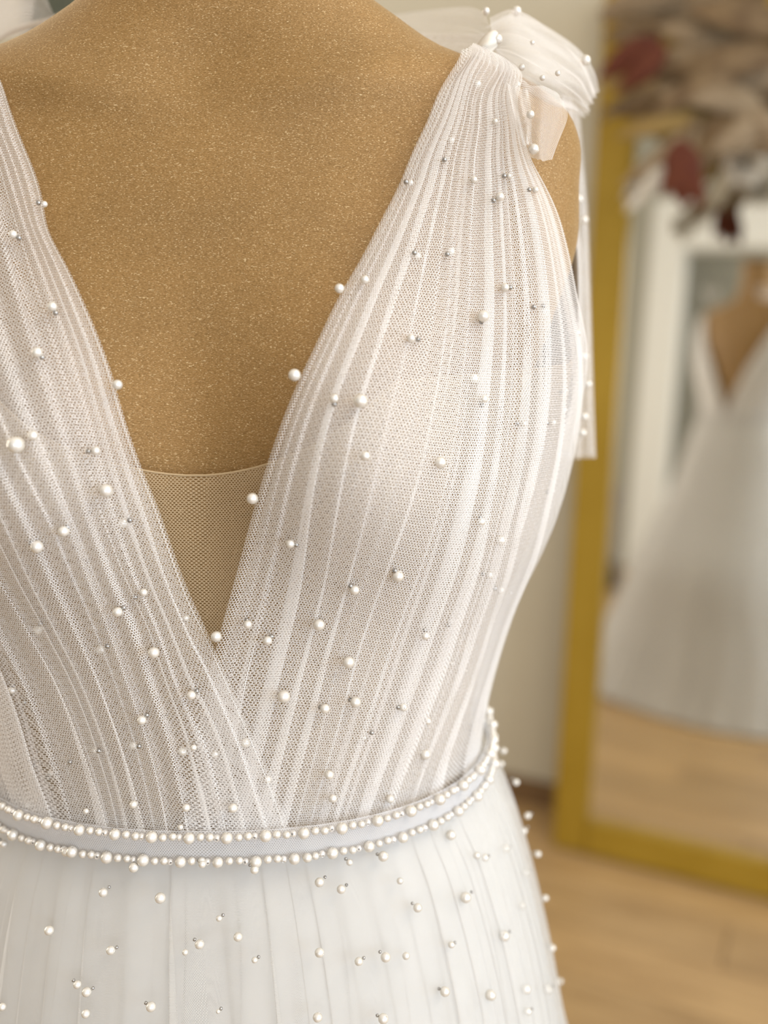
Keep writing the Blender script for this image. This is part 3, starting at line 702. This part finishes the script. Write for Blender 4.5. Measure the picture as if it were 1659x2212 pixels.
# ------------------------------------------------------------------ dried flowers on the mirror corner
dr = empty('dried_flower_arrangement', tuple(at(1500, 120, 1.76)), 'brown and cream dried leaf arrangement hung over the mirror top', 'dried flowers')
def leaf(name, p0, p1, width, material, curl=.15, lobes=0, roll=0.0, thick=.0015):
    p0, p1 = np.array(p0), np.array(p1); ax = p1-p0; Ln = np.linalg.norm(ax); ax /= Ln
    side = np.cross(ax, np.array([0, -1.0, 0])); side /= np.linalg.norm(side)+1e-9; nor = np.cross(side, ax)
    side, nor = side*math.cos(roll)+nor*math.sin(roll), nor*math.cos(roll)-side*math.sin(roll)
    nu, nv = 15, 5; G = np.zeros((nv*2, nu, 3))
    for j in range(nu):
        s = j/(nu-1); wd = width*.5*math.sin(PI*s**.75)**.8 if 0 < s < 1 else .0008
        if lobes: wd *= 1+.45*math.cos(s*PI*2*lobes)
        c = p0+ax*Ln*s+nor*curl*Ln*math.sin(PI*s)
        for i in range(nv):
            q = i/(nv-1)*2-1; base = c+side*wd*q+nor*(-abs(q)*wd*.35)
            G[i, j] = base+nor*thick; G[2*nv-1-i, j] = base
    return grid_mesh(name, G, material, dr, closed_u=True)
def lf(x0, y0, x1, y1, w0, w1, wid, m, **k): return leaf('leaf', at(x0, y0, w0-.24), at(x1, y1, w1-.24), wid/F*w0, m, **k)
TA, BR, RD, CR, GG = M['taupe'], M['brownleaf'], M['redleaf'], M['cream'], M['goldgrass']
for a in [(1659,60,1330,190,2.0,2.05,60,BR),(1700,20,1300,120,2.02,2.1,55,GG),(1640,10,1360,40,2.05,2.1,60,TA),(1500,-40,1290,30,2.0,2.1,70,TA),
          (1690,180,1440,110,1.95,2.0,90,TA),(1650,230,1420,200,1.93,1.95,70,TA),(1700,120,1430,160,1.9,1.97,60,BR),(1620,250,1340,400,1.97,1.98,70,TA),
          (1560,240,1330,300,1.95,2.0,60,GG),(1540,260,1350,460,1.98,1.98,46,CR),(1600,220,1500,380,1.94,1.94,70,BR),(1659,260,1530,330,1.9,1.9,60,TA),
          (1700,60,1480,20,1.9,1.95,70,BR),(1620,140,1400,250,1.92,1.96,56,BR),(1500,190,1300,240,1.98,2.03,60,BR),(1440,210,1290,170,2.0,2.03,50,GG),
          (1700,320,1590,240,1.9,1.9,80,TA),(1450,60,1300,80,2.03,2.06,50,BR),(1580,90,1420,60,1.96,2.0,50,TA),(1659,0,1560,-60,1.95,1.95,60,BR)]:
    lf(*a[:7], a[7], roll=random.uniform(-.5, .5))
for a in [(1425,85,1290,170,1.93,1.95,56,RD),(1440,100,1330,200,1.92,1.94,50,RD),(1470,300,1475,450,1.90,1.90,70,RD),(1480,340,1430,425,1.90,1.90,44,RD),(1475,340,1515,455,1.89,1.90,40,RD),(1465,350,1500,400,1.89,1.89,40,RD)]:
    lf(*a[:7], a[7], roll=random.uniform(-.3, .3))
for pts in (((1640,100,1.97),(1560,170,1.95),(1500,260,1.94),(1475,350,1.9)), ((1700,150,1.96),(1540,140,1.96),(1400,190,1.99),(1300,260,2.0)), ((1700,90,1.97),(1560,70,1.98),(1430,60,2.0),(1300,40,2.05)), ((1690,200,1.96),(1600,260,1.95),(1520,330,1.96))):
    C = np.array([at(p[0], p[1], p[2]-.24) for p in pts]); tube('stem', hermite(np.arange(len(C)), C, np.linspace(0, len(C)-1, 16)), .0045, BR, dr, n=6)
# cream bushy blooms
def bloom(px, py, w, r, n, seed):
    rr = np.random.RandomState(seed); V, Fc = [], []; c = at(px, py, w-.24)
    for i in range(n):
        d = rr.normal(size=3); d /= np.linalg.norm(d); s = np.cross(d, rr.normal(size=3)); s /= np.linalg.norm(s)
        k = len(V); ln = r*rr.uniform(.6, 1.1)
        V += [c+d*ln*.1-s*r*.05, c+d*ln*.1+s*r*.05, c+d*ln*.7+s*r*.13, c+d*ln, c+d*ln*.7-s*r*.13]; Fc.append([k, k+1, k+2, k+3, k+4])
    V = np.array(V)-np.array(world_loc(dr))
    o = mesh_obj('bloom', V, Fc, CR, dr); return o
bloom(1610, 350, 2.0, .045, 260, 1); bloom(1372, 420, 2.0, .026, 160, 2); bloom(1400, 10, 2.1, .045, 120, 4)
joined = None

# ------------------------------------------------------------------ things seen in the mirror
ped = empty('pedestal', RL(-.66, 3.34, .003), 'mauve-grey floor pedestal with a dark base, seen blurred in the mirror', 'pedestal')
def lathe(name, prof, material, parent, n=28):
    Q = np.zeros((n, len(prof), 3)); c = np.array(world_loc(parent))
    for i in range(n):
        for j, (r, z) in enumerate(prof): Q[i, j] = c+np.array([r*math.cos(2*PI*i/n), r*math.sin(2*PI*i/n), z])
    return grid_mesh(name, Q, material, parent, closed_u=True)
lathe('base', [(0, 0), (.10, 0), (.11, .02), (.105, .12), (.07, .16), (0, .16)], M['dark'], ped)
lathe('column', [(.0, .16), (.065, .16), (.06, .2), (.055, .4), (.065, .52), (.08, .55), (.08, .565), (0, .565)], M['mauve'], ped)
# sage curtain on the wall at far left
cu = []
pc = at(150, 10, 2.6)
Xc0 = (np.array(pc[:2])-np.array([BX, BY]))@dX
for i in range(60):
    X = Xc0-.10+.20*i/59; D = -.12+.018*math.sin(i*.9)
    cu.append([RL(X, D, z) for z in (.02, .8, 1.6, 2.6)])
c_ = grid_mesh('curtain', np.array(cu), M['curtain']); c_['label'] = 'dark sage curtain on the wall beyond the left shoulder'; c_['category'] = 'curtain'
